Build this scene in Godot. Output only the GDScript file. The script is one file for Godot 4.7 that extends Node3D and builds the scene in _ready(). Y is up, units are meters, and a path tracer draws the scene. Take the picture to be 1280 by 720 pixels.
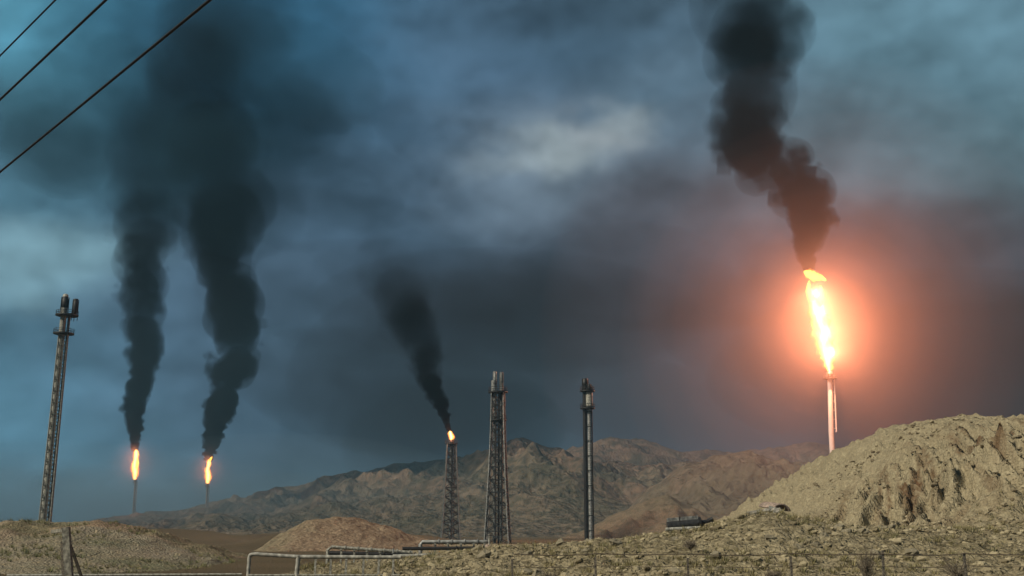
extends Node3D
# Gas flares among bare desert hills under a dark overcast sky.

var rng := RandomNumberGenerator.new()
var n_big := FastNoiseLite.new()
var n_mid := FastNoiseLite.new()
var n_fine := FastNoiseLite.new()
var n_ridge := FastNoiseLite.new()
var n_gully := FastNoiseLite.new()
var M := {}
var taken := {}
var box_mesh := BoxMesh.new()
var rod_mesh := CylinderMesh.new()
var round_mesh := CylinderMesh.new()

# ---------------------------------------------------------------- helpers
func numbered(called: String, parent: Node) -> String:
	var key := str(parent.get_instance_id()) + called
	var k: int = taken.get(key, 0)
	taken[key] = k + 1
	return called if k == 0 else "%s_%03d" % [called, k]

func thing(called: String, label: String, category: String, at: Vector3, group := "") -> Node3D:
	var o := Node3D.new()
	o.name = numbered(called, self)
	add_child(o, true)
	o.position = at
	tag(o, label, category, group)
	return o

func tag(o: Node, label: String, category: String, group := "", kind := "") -> void:
	o.set_meta("label", label)
	if category:
		o.set_meta("category", category)
	if group:
		o.set_meta("group", group)
	if kind:
		o.set_meta("kind", kind)

func put(called: String, mesh: Mesh, m: Material, parent: Node = self, t := Transform3D()) -> MeshInstance3D:
	var o := MeshInstance3D.new()
	o.name = numbered(called, parent)
	o.mesh = mesh
	o.material_override = m
	o.transform = t
	parent.add_child(o, true)
	return o

func along(a: Vector3, b: Vector3, w: float, d := -1.0) -> Transform3D:
	# a unit mesh along y, laid from a to b
	var y := b - a
	var up := y.normalized()
	var side := Vector3.RIGHT if absf(up.x) < 0.9 else Vector3.FORWARD
	var z := side.cross(up).normalized()
	var x := up.cross(z).normalized()
	return Transform3D(Basis(x * w, y, z * (w if d < 0 else d)), (a + b) / 2)

func bar(called: String, a: Vector3, b: Vector3, w: float, m: Material, parent: Node, d := -1.0) -> MeshInstance3D:
	return put(called, box_mesh, m, parent, along(a, b, w, d))

func rod(called: String, a: Vector3, b: Vector3, r: float, m: Material, parent: Node) -> MeshInstance3D:
	return put(called, round_mesh if r > 0.25 else rod_mesh, m, parent, along(a, b, 2 * r))

func sweep(pts: Array, radii: Array, sides := 14, caps := true, wobble := 0.0) -> ArrayMesh:
	# a round tube through points; radii one per point
	var st := SurfaceTool.new()
	st.begin(Mesh.PRIMITIVE_TRIANGLES)
	st.set_smooth_group(0)
	var n := pts.size()
	var ring := []
	var ref := Vector3(0.31, 0.17, 0.93).normalized()
	for i in n:
		var dir: Vector3 = (pts[mini(i + 1, n - 1)] - pts[maxi(i - 1, 0)]).normalized()
		var x := ref.cross(dir).normalized()
		var y := dir.cross(x)
		var row := []
		for k in sides:
			var a := TAU * k / sides
			var r: float = radii[i]
			if wobble > 0:
				var q: Vector3 = pts[i] + (x * cos(a) + y * sin(a)) * r
				r *= 1.0 + wobble * n_mid.get_noise_3d(q.x * 6.0, q.y * 3.0, q.z * 6.0)
			row.append(pts[i] + (x * cos(a) + y * sin(a)) * r)
		ring.append(row)
	for i in n - 1:
		for k in sides:
			var l := (k + 1) % sides
			for v in [ring[i][k], ring[i + 1][k], ring[i][l], ring[i][l], ring[i + 1][k], ring[i + 1][l]]:
				st.add_vertex(v)
	if caps:
		st.set_smooth_group(-1)
		for k in sides:
			var l := (k + 1) % sides
			for v in [pts[0], ring[0][k], ring[0][l], pts[n - 1], ring[n - 1][l], ring[n - 1][k]]:
				st.add_vertex(v)
	st.generate_normals()
	return st.commit()

func smooth_path(pts: Array, per := 8) -> Array:
	var out := []
	for i in pts.size() - 1:
		var p0: Vector3 = pts[maxi(i - 1, 0)]
		var p1: Vector3 = pts[i]
		var p2: Vector3 = pts[i + 1]
		var p3: Vector3 = pts[mini(i + 2, pts.size() - 1)]
		for k in per:
			out.append(p1.cubic_interpolate(p2, p0, p3, float(k) / per))
	out.append(pts[-1])
	return out

func prof(p: Array, x: float) -> float:
	# smooth interpolation of a list of [x, value]
	if x <= p[0][0]:
		return p[0][1]
	for i in p.size() - 1:
		if x < p[i + 1][0]:
			var t: float = (x - p[i][0]) / (p[i + 1][0] - p[i][0])
			t = lerpf(t, t * t * (3 - 2 * t), 0.5)
			return lerpf(p[i][1], p[i + 1][1], t)
	return p[-1][1]

func lin(r: float, g: float, b: float) -> Color:
	return Color(r / 255.0, g / 255.0, b / 255.0).srgb_to_linear()

# ---------------------------------------------------------------- materials
func noise_tex(freq: float, oct: int, lo: float, hi: float, seed_: int, size := 512, kind := FastNoiseLite.TYPE_SIMPLEX) -> NoiseTexture2D:
	var n := FastNoiseLite.new()
	n.noise_type = kind
	n.seed = seed_
	n.frequency = freq
	n.fractal_octaves = oct
	var t := NoiseTexture2D.new()
	t.width = size
	t.height = size
	t.seamless = true
	t.noise = n
	var g := Gradient.new()
	g.set_color(0, Color(lo, lo, lo))
	g.set_color(1, Color(hi, hi, hi))
	t.color_ramp = g
	return t

func earth(scale: float, relief: float, tex: Texture2D, bump: Texture2D) -> StandardMaterial3D:
	var m := StandardMaterial3D.new()
	m.vertex_color_use_as_albedo = true
	m.roughness = 0.95
	m.metallic_specular = 0.2
	m.albedo_texture = tex
	m.uv1_triplanar = true
	m.uv1_world_triplanar = true
	m.uv1_scale = Vector3.ONE * scale
	m.heightmap_enabled = true
	m.heightmap_texture = bump
	m.heightmap_scale = relief
	return m

func paint(r: float, g: float, b: float, rough := 0.7, metal := 0.0, tex: Texture2D = null, scale := 1.0) -> StandardMaterial3D:
	var m := StandardMaterial3D.new()
	m.albedo_color = Color(r, g, b).linear_to_srgb()
	m.roughness = rough
	m.metallic = metal
	if tex:
		m.albedo_texture = tex
		m.uv1_triplanar = true
		m.uv1_world_triplanar = true
		m.uv1_scale = Vector3.ONE * scale
	return m

func glow(r: float, g: float, b: float, energy: float, alpha: float) -> StandardMaterial3D:
	var m := StandardMaterial3D.new()
	m.albedo_color = Color(0, 0, 0, alpha)
	m.roughness = 1.0
	m.specular_mode = BaseMaterial3D.SPECULAR_DISABLED
	m.emission_enabled = true
	m.emission = Color(r, g, b).linear_to_srgb()
	m.emission_energy_multiplier = energy
	if alpha < 1.0:
		m.transparency = BaseMaterial3D.TRANSPARENCY_ALPHA
	return m

func make_materials() -> void:
	var grain := noise_tex(0.03, 5, 0.62, 1.0, 3)
	var coarse := noise_tex(0.012, 5, 0.66, 1.0, 9)
	var bump := noise_tex(0.025, 6, 0.0, 1.0, 5)
	var worn := noise_tex(0.02, 4, 0.45, 1.0, 12, 256)
	M.near_earth = earth(0.22, 22.0, grain, bump)
	M.mid_earth = earth(0.08, 25.0, grain, bump)
	M.far_earth = earth(0.012, 220.0, coarse, bump)
	M.steel = paint(0.20, 0.215, 0.21, 0.6, 0.2, worn, 0.35)
	M.dark_steel = paint(0.035, 0.038, 0.04, 0.6, 0.2, worn, 0.35)
	M.pale_steel = paint(0.40, 0.42, 0.41, 0.5, 0.2, worn, 0.3)
	M.olive_steel = paint(0.42, 0.43, 0.38, 0.7, 0.1, worn, 0.5)
	M.white_paint = paint(0.52, 0.52, 0.46, 0.6, 0.0, worn, 0.4)
	M.grimy_white = paint(0.42, 0.42, 0.36, 0.7, 0.0, worn, 0.7)
	M.concrete = paint(0.34, 0.33, 0.27, 0.9, 0.0, worn, 0.6)
	M.black_pipe = paint(0.02, 0.02, 0.021, 0.45, 0.0, worn, 0.5)
	M.pink_concrete = paint(0.55, 0.43, 0.35, 0.9, 0.0, worn, 0.8)
	M.stack_paint = paint(0.42, 0.42, 0.42, 0.6)
	M.wire = paint(0.012, 0.012, 0.013, 0.6, 0.3)
	M.rust_wire = paint(0.09, 0.07, 0.05, 0.8, 0.2)
	M.post_wood = paint(0.2, 0.175, 0.135, 0.9, 0.0, worn, 1.5)
	M.twig = paint(0.15, 0.125, 0.09, 0.95)
	M.scrub = paint(0.06, 0.07, 0.035, 0.95)
	M.core = glow(1.0, 0.84, 0.46, 2.6, 1.0)
	M.body = glow(1.0, 0.58, 0.12, 1.8, 0.45)
	M.edge = glow(1.0, 0.34, 0.06, 1.3, 0.30)
	M.veil = glow(1.0, 0.22, 0.05, 0.9, 0.16)
	M.ember = glow(1.0, 0.50, 0.07, 1.5, 1.0)
	M.black_top = paint(0.05, 0.05, 0.05, 0.35, 0.0, worn, 0.5)
	M.boulder = paint(0.30, 0.265, 0.18, 0.95, 0.0, grain, 0.8)
	M.pale_boulder = paint(0.44, 0.42, 0.36, 0.95, 0.0, grain, 0.8)
	M.stone = StandardMaterial3D.new()
	M.stone.vertex_color_use_as_albedo = true
	M.stone.roughness = 0.95
	M.stone.albedo_texture = grain
	M.stone.uv1_triplanar = true
	M.stone.uv1_scale = Vector3.ONE * 0.8
	M.grass = StandardMaterial3D.new()
	M.grass.vertex_color_use_as_albedo = true
	M.grass.roughness = 0.9

# ---------------------------------------------------------------- sky
func make_sky() -> ImageTexture:
	# soft overcast: patches of thinner and thicker cloud, by azimuth and elevation in degrees
	var spots := [
		# azimuth, elevation, width, height, sRGB, weight
		[-26.3, 24, 5, 5, 86, 148, 170, 1.0], [-20, 25, 6, 5, 56, 108, 136, 1.0], [-13, 24, 7, 5, 46, 92, 120, 1.0], [-26, 17, 5, 2.5, 86, 130, 152, 1.0],
		[-23.5, 12.7, 3.5, 1.5, 124, 162, 176, 2.0], [-25, 6, 6, 4, 80, 124, 146, 1.0], [-17, 9, 5, 4, 74, 100, 122, 1.0], [-9, 10, 5, 5, 62, 84, 102, 1.0],
		[-8, 16, 5, 4, 76, 102, 125, 1.0], [-2.5, 23, 5, 3.5, 76, 105, 130, 1.0], [-1.7, 18.4, 1.4, 0.7, 128, 144, 154, 1.2], [0.6, 19.0, 1.5, 0.7, 150, 164, 170, 1.8], [2.7, 19.4, 1.5, 0.7, 166, 180, 184, 2.2], [4.8, 20.2, 1.5, 0.6, 160, 170, 174, 1.8], [6.6, 21.0, 1.4, 0.6, 146, 158, 163, 1.4], [1.5, 19.0, 5.0, 2.4, 104, 120, 134, 0.9],
		[-0.5, 17.5, 3, 2, 98, 116, 132, 1.0], [4, 25, 7, 2, 58, 82, 100, 1.0], [9.5, 22.5, 4, 3, 86, 110, 128, 1.0], [8.5, 15.5, 6, 3, 80, 86, 97, 1.0], [1, 12, 6, 3, 56, 70, 84, 1.0],
		[8, 7, 8, 4, 46, 45, 50, 1.2], [0, 5, 6, 4, 44, 54, 62, 1.2], [23, 23, 7, 4, 98, 134, 150, 1.1], [17, 18.5, 5, 2.5, 90, 108, 118, 1.0], [25, 18, 4, 2.5, 90, 116, 126, 1.0],
		[24.5, 13, 6, 2.5, 60, 66, 74, 1.0], [24, 8, 7, 4, 40, 41, 46, 1.2], [16, 12, 6, 3, 56, 54, 62, 1.0],
	]
	var w := 1536
	var h := 768
	var im := Image.create(w, h, false, Image.FORMAT_RGBF)
	var cl := FastNoiseLite.new()
	cl.seed = 21
	cl.frequency = 1.0
	cl.fractal_octaves = 5
	cl.fractal_gain = 0.55
	cl.domain_warp_enabled = true
	cl.domain_warp_amplitude = 0.25
	cl.domain_warp_frequency = 1.5
	var wide := FastNoiseLite.new()
	wide.seed = 4
	wide.frequency = 1.0
	wide.fractal_octaves = 2
	var dark := lin(48, 62, 75)
	var light := lin(80, 102, 118)
	for s in spots:
		s.append(lin(s[4], s[5], s[6]))
	for j in h:
		var el := 90.0 - (j + 0.5) * 180.0 / h
		if el < -2.0:
			for i in w:
				im.set_pixel(i, j, Color(0.03, 0.031, 0.03))
			continue
		var er := deg_to_rad(el)
		var y := sin(er)
		for i in w:
			var az := wrapf((i + 0.5) * 360.0 / w, -180.0, 180.0)
			var ar := deg_to_rad(az)
			var p := Vector3(sin(ar) * cos(er), y * 2.2, -cos(ar) * cos(er))
			var k := clampf(0.5 + 0.9 * wide.get_noise_3d(p.x * 2.2, p.y * 2.2, p.z * 2.2), 0, 1)
			var c := dark.lerp(light, k)
			var total := 0.12
			var r := c.r * total
			var g := c.g * total
			var b := c.b * total
			if absf(az) < 60:
				var wa := az + 1.8 * cl.get_noise_3d(p.x * 7.0 + 31.0, p.y * 7.0, p.z * 7.0)
				var we := el + 1.4 * cl.get_noise_3d(p.x * 7.0, p.y * 7.0 + 57.0, p.z * 7.0)
				for s in spots:
					var dx: float = (wa - s[0]) / s[2]
					var dy: float = (we - s[1]) / s[3]
					var q := dx * dx + dy * dy
					if q < 9.0:
						var wt: float = exp(-q) * s[7]
						total += wt
						r += s[8].r * wt
						g += s[8].g * wt
						b += s[8].b * wt
			var v := 1.0 + 0.5 * cl.get_noise_3d(p.x * 6.0, p.y * 5.5, p.z * 6.0) + 0.3 * cl.get_noise_3d(p.x * 22.0 + 7.0, p.y * 16.0, p.z * 22.0)
			v = maxf(v, 0.3) / total / 2.85
			im.set_pixel(i, j, Color(r * v, g * v, b * v))
	return ImageTexture.create_from_image(im)

# ---------------------------------------------------------------- terrain
func steps(from: float, to: float, first: float, grow: float) -> PackedFloat32Array:
	var out := PackedFloat32Array()
	var x := from
	var s := first
	while x < to:
		out.append(x)
		x += s
		s *= grow
	out.append(to)
	return out

func land(called: String, label: String, xs: PackedFloat32Array, ds: PackedFloat32Array, height: Callable, color: Callable, m: Material) -> MeshInstance3D:
	var nx := xs.size()
	var nd := ds.size()
	var v := PackedVector3Array()
	var nor := PackedVector3Array()
	var col := PackedColorArray()
	v.resize(nx * nd)
	nor.resize(nx * nd)
	col.resize(nx * nd)
	for j in nd:
		for i in nx:
			v[j * nx + i] = Vector3(xs[i], height.call(xs[i], ds[j]), -ds[j])
	for j in nd:
		for i in nx:
			var a := v[j * nx + maxi(i - 1, 0)]
			var b := v[j * nx + mini(i + 1, nx - 1)]
			var c := v[maxi(j - 1, 0) * nx + i]
			var d := v[mini(j + 1, nd - 1) * nx + i]
			var n := (b - a).cross(d - c).normalized()
			nor[j * nx + i] = n
			col[j * nx + i] = color.call(v[j * nx + i], n)
	var idx := PackedInt32Array()
	idx.resize((nx - 1) * (nd - 1) * 6)
	var k := 0
	for j in nd - 1:
		for i in nx - 1:
			var p := j * nx + i
			for q in [p, p + nx, p + 1, p + 1, p + nx, p + nx + 1]:
				idx[k] = q
				k += 1
	var arr := []
	arr.resize(Mesh.ARRAY_MAX)
	arr[Mesh.ARRAY_VERTEX] = v
	arr[Mesh.ARRAY_NORMAL] = nor
	arr[Mesh.ARRAY_COLOR] = col
	arr[Mesh.ARRAY_INDEX] = idx
	var am := ArrayMesh.new()
	am.add_surface_from_arrays(Mesh.PRIMITIVE_TRIANGLES, arr)
	var o := put(called, am, m)
	tag(o, label, "", "", "structure")
	return o

func hump(t: float) -> float:
	t = clampf(t, 0, 1)
	return t * t * (3 - 2 * t)

func ridged(x: float, z: float) -> float:
	return n_ridge.get_noise_2d(x, z)   # about -1..1, high on the crests

const BANK := [[-30, -0.6], [-16, -0.5], [-9.5, 0.0], [-6.8, 0.25], [-4.2, 0.72], [-1.0, 1.1], [3.1, 1.35], [7.3, 1.65], [11.5, 2.2], [14.7, 2.95], [17.0, 3.35], [19.5, 2.9], [24, 2.3], [34, 2.2], [80, 2.3]]
const MOUND := [[25.0, 0.0], [27.2, 1.6], [29.5, 3.8], [32.4, 6.3], [36.2, 9.0], [40.0, 11.7], [43.7, 13.2], [48.3, 14.1], [53.7, 14.0], [58.3, 14.0], [66, 14.2], [76, 13.5], [90, 8.0]]
const FACE := [[68, 0.0], [78, 0.08], [85, 0.19], [90, 0.29], [95, 0.48], [101, 0.72], [110, 0.88], [120, 0.97], [131, 1.0], [145, 0.95], [165, 0.7], [200, 0.0]]

func hillside(x: float, d: float) -> float:
	# the rocky bank and the big eroded mound on the right
	var crest := 75.0 + 3.0 * n_big.get_noise_2d(x * 3.0, 5.0)
	var b := prof(BANK, x * 75.0 / maxf(d, 60.0))
	var rise := hump((d - 47.0) / (crest - 47.0)) if d < crest else 1.0 - 0.75 * hump((d - crest) / 30.0) * hump((30.0 - x) / 14.0)
	var h := lerpf(-0.35, b, rise)
	var wx := x + 1.2 * n_big.get_noise_2d(x * 4.0, d * 4.0)
	var body := prof(MOUND, wx) * prof(FACE, d + 7.0 * n_big.get_noise_2d(x * 1.7, d * 0.6))
	var steep := clampf(1.0 - absf(d - 98.0) / 16.0, 0, 1)
	if body > 0.02:
		var u := x - 0.6 * (d - 100.0) * hump((44.0 - x) / 14.0)
		var g := n_gully.get_noise_2d(u * 0.9, d * 0.13)
		var g2 := n_gully.get_noise_2d(u * 2.6 + 40.0, d * 0.3)
		body += clampf(body * 0.25, 0, 1) * steep * (2.8 * (g - 0.55) + 1.1 * (g2 - 0.4)) * (1.0 - 0.75 * hump((body - 9.0) / 4.0))
		body += clampf(body * 0.2, 0, 1) * (0.35 * n_mid.get_noise_2d(x * 1.8, d * 1.8) + 0.6 * n_gully.get_noise_2d(u * 0.5 + 9.0, d * 0.12) + 0.22 * n_fine.get_noise_2d(x * 1.6, d * 0.8))
		h = maxf(h, lerpf(h, h * 0.15 + body, clampf(body * 0.4, 0, 1)))
	for p in PITS:
		var q := pow((x - p[0]) / p[2], 2) + pow((d - p[1]) / p[3], 2)
		if q < 4.0:
			h -= p[4] * exp(-q * 1.6)
	var rough := 0.22 * n_mid.get_noise_2d(x * 3.0, d * 3.0) + 0.13 * n_fine.get_noise_2d(x * 5.0, d * 5.0)
	rough += 0.20 * maxf(0.0, n_ridge.get_noise_2d(x * 22.0, d * 22.0)) * hump((85.0 - d) / 20.0)
	return h + rough * clampf((d - 44.0) / 6.0, 0, 1)

# hollows and wash-outs in the face of the mound: x, distance, half width, half depth, depth
const PITS := [
	[32.6, 97.5, 0.7, 1.6, 2.2], [30.9, 95.5, 0.35, 2.6, 1.6], [36.9, 99.0, 0.6, 1.2, 1.8], [37.3, 103.0, 0.5, 1.3, 1.5], [40.9, 102.0, 0.45, 2.0, 2.0], [40.7, 108.0, 0.4, 3.0, 1.6],
	[27.0, 97.0, 0.4, 3.2, 1.5], [25.8, 93.0, 0.35, 2.4, 1.1], [46.4, 97.0, 0.45, 2.4, 1.9], [44.5, 94.0, 0.4, 1.8, 1.3], [41.0, 92.5, 0.4, 0.9, 1.1], [34.0, 93.0, 0.3, 1.8, 0.9], [35.0, 108.0, 0.35, 3.0, 1.2], [43.5, 107.0, 0.35, 3.5, 1.2], [47.5, 107.0, 0.4, 3.5, 1.4],
]

func hillside_color(p: Vector3, n: Vector3) -> Color:
	var d := -p.z
	var k := n_mid.get_noise_2d(p.x * 0.9, d * 0.9)
	var c := lin(163, 152, 124).lerp(lin(180, 168, 138), 0.5 + 0.5 * k)
	var olive := clampf(0.5 + 1.3 * n_big.get_noise_2d(p.x * 2.0 + 50, d * 2.0), 0, 1)
	c = c.lerp(lin(142, 132, 104), 0.5 * olive * hump((98.0 - d) / 25.0))
	var u := p.x - 0.6 * (d - 100.0) * hump((44.0 - p.x) / 14.0)
	var rust := clampf(2.2 * n_gully.get_noise_2d(u * 1.1 + 11.0, d * 0.12) - 0.55 + 0.9 * n_big.get_noise_2d(p.x * 2.0, d), 0, 1) * clampf(1.0 - absf(d - 101.0) / 16.0, 0, 1)
	c = c.lerp(lin(104, 74, 50), rust * 0.9)
	c = c.lerp(lin(204, 194, 162), clampf(n_fine.get_noise_2d(p.x * 3.0, d * 3.0) * 1.2 - 0.1, 0, 0.6))
	c = c.lerp(lin(84, 78, 56), clampf(n_fine.get_noise_2d(p.x * 2.2 + 90.0, d * 2.2) * 2.4 - 0.1, 0, 0.8) * hump((92.0 - d) / 10.0))
	return c

const LEFT := [[-64, 2.0], [-56, 2.7], [-49.2, 2.6], [-46.1, 3.0], [-42.6, 2.75], [-39.2, 2.95], [-36, 2.5], [-33.7, 1.95], [-29.9, 1.0], [-27.5, 0.2], [-25.6, -0.6], [-20, -1.5]]

func left_mound(x: float, d: float) -> float:
	var xx := x * 110.0 / d
	var top := prof(LEFT, lerpf(x, xx, 0.6))
	var s := hump((d - 58.0) / 50.0) if d < 108.0 else 1.0 - hump((d - 108.0) / 40.0)
	var h := lerpf(-0.9, top, s)
	h += s * (0.4 * n_gully.get_noise_2d(x * 0.5 + 30.0, d * 0.25) + 0.25 * n_mid.get_noise_2d(x * 1.6, d * 1.6)) + 0.09 * n_fine.get_noise_2d(x * 4.0, d * 4.0)
	return h

func left_color(p: Vector3, n: Vector3) -> Color:
	var d := -p.z
	var c := lin(146, 142, 122).lerp(lin(172, 160, 140), clampf(0.5 + n_mid.get_noise_2d(p.x * 0.8, d * 0.8), 0, 1))
	c = c.lerp(lin(166, 138, 114), clampf(0.3 + 1.2 * n_big.get_noise_2d(p.x * 2.0, d * 2.0), 0, 0.7) * hump((d - 75.0) / 25.0))
	c = c.lerp(lin(112, 118, 90), clampf(n_big.get_noise_2d(p.x * 3.0 + 200.0, d * 3.0) * 1.8, 0, 0.6))
	c = c.lerp(lin(182, 166, 132), clampf(n_fine.get_noise_2d(p.x * 2.5, d * 2.5) * 1.3 - 0.1, 0, 0.6))
	return c

const SMALL := [[-48, -3.0], [-41, -1.8], [-37.5, -0.8], [-33.9, 2.6], [-31.5, 3.8], [-30.2, 4.25], [-25.2, 4.1], [-20.1, 2.9], [-14.4, 1.0], [-10, -0.3], [-2, -1.5]]

func small_mound(x: float, d: float) -> float:
	var s := hump((d - 140.0) / 40.0) if d < 180.0 else 1.0 - hump((d - 180.0) / 40.0)
	var h := lerpf(-1.6, prof(SMALL, x), s)
	return h + s * (0.45 * n_gully.get_noise_2d(x * 0.5, d * 0.25) + 0.25 * n_mid.get_noise_2d(x, d))

func small_color(p: Vector3, n: Vector3) -> Color:
	var c := lin(142, 132, 108).lerp(lin(152, 132, 110), hump((p.x + 34.0 + 4.0 * n_mid.get_noise_2d(p.x, p.z)) / 7.0))
	c = c.lerp(lin(118, 98, 82), clampf(n_mid.get_noise_2d(p.x * 2.0 + 70.0, p.z * 2.0) * 1.5, 0, 0.6))
	return c.lerp(lin(180, 158, 130), clampf(n_fine.get_noise_2d(p.x * 1.5, p.z * 1.5) * 1.3 - 0.1, 0, 0.5))

const FAR := [[-900, -8], [-480, -4], [-400, 0], [-342, 7], [-294, 20], [-239, 31], [-183, 44], [-134, 55], [-85, 63], [-42, 68], [-14, 76], [7, 85], [35, 74], [71, 65], [113, 62], [156, 64], [200, 58], [320, 70], [500, 90], [700, 60]]

func far_hill(x: float, d: float) -> float:
	var xx := x + 30.0 * n_big.get_noise_2d(x * 0.12, d * 0.12)
	var s := hump((d - 520.0) / 470.0) if d < 990.0 else 1.0 - hump((d - 990.0) / 500.0)
	var top := prof(FAR, lerpf(xx, x, hump((d - 850.0) / 120.0) if d < 1000.0 else 1.0))
	var r := n_ridge.get_noise_2d(x * 0.5, d * 0.32)
	var r2 := n_ridge.get_noise_2d(x * 1.7 + 300.0, d * 1.0)
	var rel := hump(top / 55.0)
	var mid := s * (1.0 - 0.75 * hump((d - 900.0) / 80.0) * hump((1080.0 - d) / 80.0))
	return lerpf(-4.0, top, pow(s, 1.2)) + rel * (19.0 * (r - 0.8) * mid + 4.5 * (r2 - 0.7) * mid + 2.5 * n_mid.get_noise_2d(x * 0.12, d * 0.12))

func far_color(p: Vector3, n: Vector3) -> Color:
	var c := lin(122, 108, 92).lerp(lin(96, 90, 76), clampf(0.5 + 1.1 * n_mid.get_noise_2d(p.x * 0.05, p.z * 0.05), 0, 1))
	c = c.lerp(lin(130, 104, 88), clampf(n_big.get_noise_2d(p.x * 0.25, p.z * 0.25) * 1.6 + (p.y - 40.0) / 60.0, 0, 0.6))
	c = c.lerp(lin(62, 62, 50), clampf(n_fine.get_noise_2d(p.x * 0.28, p.z * 0.28) * 3.0 + 0.1, 0, 0.75))
	return c

const MIDDLE := [[20, -10], [50, 2], [68.6, 14], [80, 26], [88.8, 33], [108.9, 44], [128.9, 50], [141.4, 51.5], [158.5, 47], [178, 41.5], [197.6, 37], [227, 33], [300, 30], [380, 10], [420, -6]]

func middle_hill(x: float, d: float) -> float:
	var s := hump((d - 430.0) / 270.0) if d < 700.0 else 1.0 - hump((d - 700.0) / 200.0)
	var r := n_ridge.get_noise_2d(x * 0.9 + 77.0, d * 0.5)
	var r2 := n_ridge.get_noise_2d(x * 2.6, d * 1.6)
	var mid := s * (1.0 - 0.8 * hump((d - 640.0) / 50.0) * hump((760.0 - d) / 50.0))
	return lerpf(-5.0, prof(MIDDLE, x), s) + 13.0 * (r - 0.8) * mid + 4.0 * (r2 - 0.7) * mid

func middle_color(p: Vector3, n: Vector3) -> Color:
	var c := lin(120, 108, 92).lerp(lin(104, 96, 80), clampf(0.5 + 1.2 * n_mid.get_noise_2d(p.x * 0.07, p.z * 0.07), 0, 1))
	c = c.lerp(lin(122, 104, 88), clampf(n_big.get_noise_2d(p.x * 0.4, p.z * 0.4) * 1.8, 0, 0.6))
	return c.lerp(lin(84, 76, 60), clampf(n_fine.get_noise_2d(p.x * 0.4, p.z * 0.4) * 2.6, 0, 0.7))

const SPUR := [[-20, -5.0], [0, -4.0], [10, -1.5], [19.5, 1.6], [26, 4.4], [34.3, 8.2], [40, 11.0], [46.7, 13.3], [52, 10.5], [58.8, 7.2], [70, 7.0], [78.5, 8.4], [100, 9.0], [130, 4.0], [160, -4]]

func spur_hill(x: float, d: float) -> float:
	x /= 1.37
	d /= 1.37
	var s := hump((d - 270.0) / 80.0) if d < 350.0 else 1.0 - hump((d - 350.0) / 90.0)
	var mid := s * (1.0 - 0.85 * hump((d - 325.0) / 20.0) * hump((375.0 - d) / 20.0))
	return 1.37 * (lerpf(-4.0, prof(SPUR, x), s) + 4.5 * (n_ridge.get_noise_2d(x * 2.0 + 20.0, d * 1.2) - 0.7) * mid + 1.2 * (n_ridge.get_noise_2d(x * 6.0, d * 4.0) - 0.6) * mid + 0.4 * n_mid.get_noise_2d(x * 0.5, d * 0.5))

func spur_color(p: Vector3, n: Vector3) -> Color:
	var c := lin(134, 118, 98).lerp(lin(116, 106, 88), clampf(0.5 + 1.2 * n_mid.get_noise_2d(p.x * 0.15, p.z * 0.15), 0, 1))
	c = c.lerp(lin(132, 110, 90), clampf(n_big.get_noise_2d(p.x * 0.8, p.z * 0.8) * 1.8, 0, 0.6))
	return c.lerp(lin(80, 74, 58), clampf(n_fine.get_noise_2d(p.x * 0.5, p.z * 0.5) * 1.7 - 0.1, 0, 0.6))

const BACK := [[-300, -10], [-100, 20], [20, 84], [45, 99], [91, 117], [136, 131], [182, 123], [238, 110], [317, 108], [420, 120], [600, 90], [900, -10]]

func back_hill(x: float, d: float) -> float:
	var s := hump((d - 1250.0) / 350.0) if d < 1600.0 else 1.0 - hump((d - 1600.0) / 350.0)
	return lerpf(-8.0, prof(BACK, x), s) + s * (22.0 * n_ridge.get_noise_2d(x * 0.4, d * 0.3) * (1.0 - 0.7 * hump((d - 1500.0) / 60.0) * hump((1700.0 - d) / 60.0)) + 5.0 * n_ridge.get_noise_2d(x * 1.5, d * 1.2))

func ground_height(x: float, d: float) -> float:
	var near := 1.0 - clampf(absf(d) / 300.0, 0, 1)
	var swell := 3.4 * clampf(0.25 + 1.6 * n_big.get_noise_2d(x * 1.1 + 40.0, d * 0.7), 0, 1) * hump((d - 165.0) / 70.0) * hump((540.0 - d) / 120.0) * hump((-15.0 - x) / 25.0)
	return swell - 0.32 + 0.14 * n_mid.get_noise_2d(x * 0.8, d * 0.8) * near + 0.05 * n_fine.get_noise_2d(x * 2.0, d * 2.0) * near

func ground_color(p: Vector3, n: Vector3) -> Color:
	return lin(126, 112, 90).lerp(lin(106, 96, 76), clampf(0.5 + n_mid.get_noise_2d(p.x * 0.3, p.z * 0.3), 0, 1))

func both_ways(s: PackedFloat32Array) -> PackedFloat32Array:
	var out := PackedFloat32Array()
	for i in range(s.size() - 1, 0, -1):
		out.append(-s[i])
	out.append_array(s)
	return out

# ---------------------------------------------------------------- industry
func lattice(parent: Node3D, h: float, width: Callable, panels: int, leg_w: float, brace_w: float, leg_m: Material, brace_m: Material) -> void:
	var corner := func(k: int, y: float) -> Vector3:
		var w: float = width.call(y / h) / 2.0
		return Vector3([-1, 1, 1, -1][k] * w, y, [-1, -1, 1, 1][k] * w)
	for k in 4:
		var pts := []
		var rad := []
		for i in panels + 1:
			pts.append(corner.call(k, h * i / panels))
			rad.append(leg_w / 2)
		put("leg", sweep(pts, rad, 8), leg_m, parent)
	for i in panels + 1:
		for k in 4:
			var l := (k + 1) % 4
			var y0 := h * i / panels
			bar("girt", corner.call(k, y0), corner.call(l, y0), brace_w, brace_m, parent)
			if i < panels:
				var y1 := h * (i + 1) / panels
				bar("brace", corner.call(k, y0), corner.call(l, y1), brace_w * 0.85, brace_m, parent)
				bar("brace", corner.call(l, y0), corner.call(k, y1), brace_w * 0.8, brace_m, parent)

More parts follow.
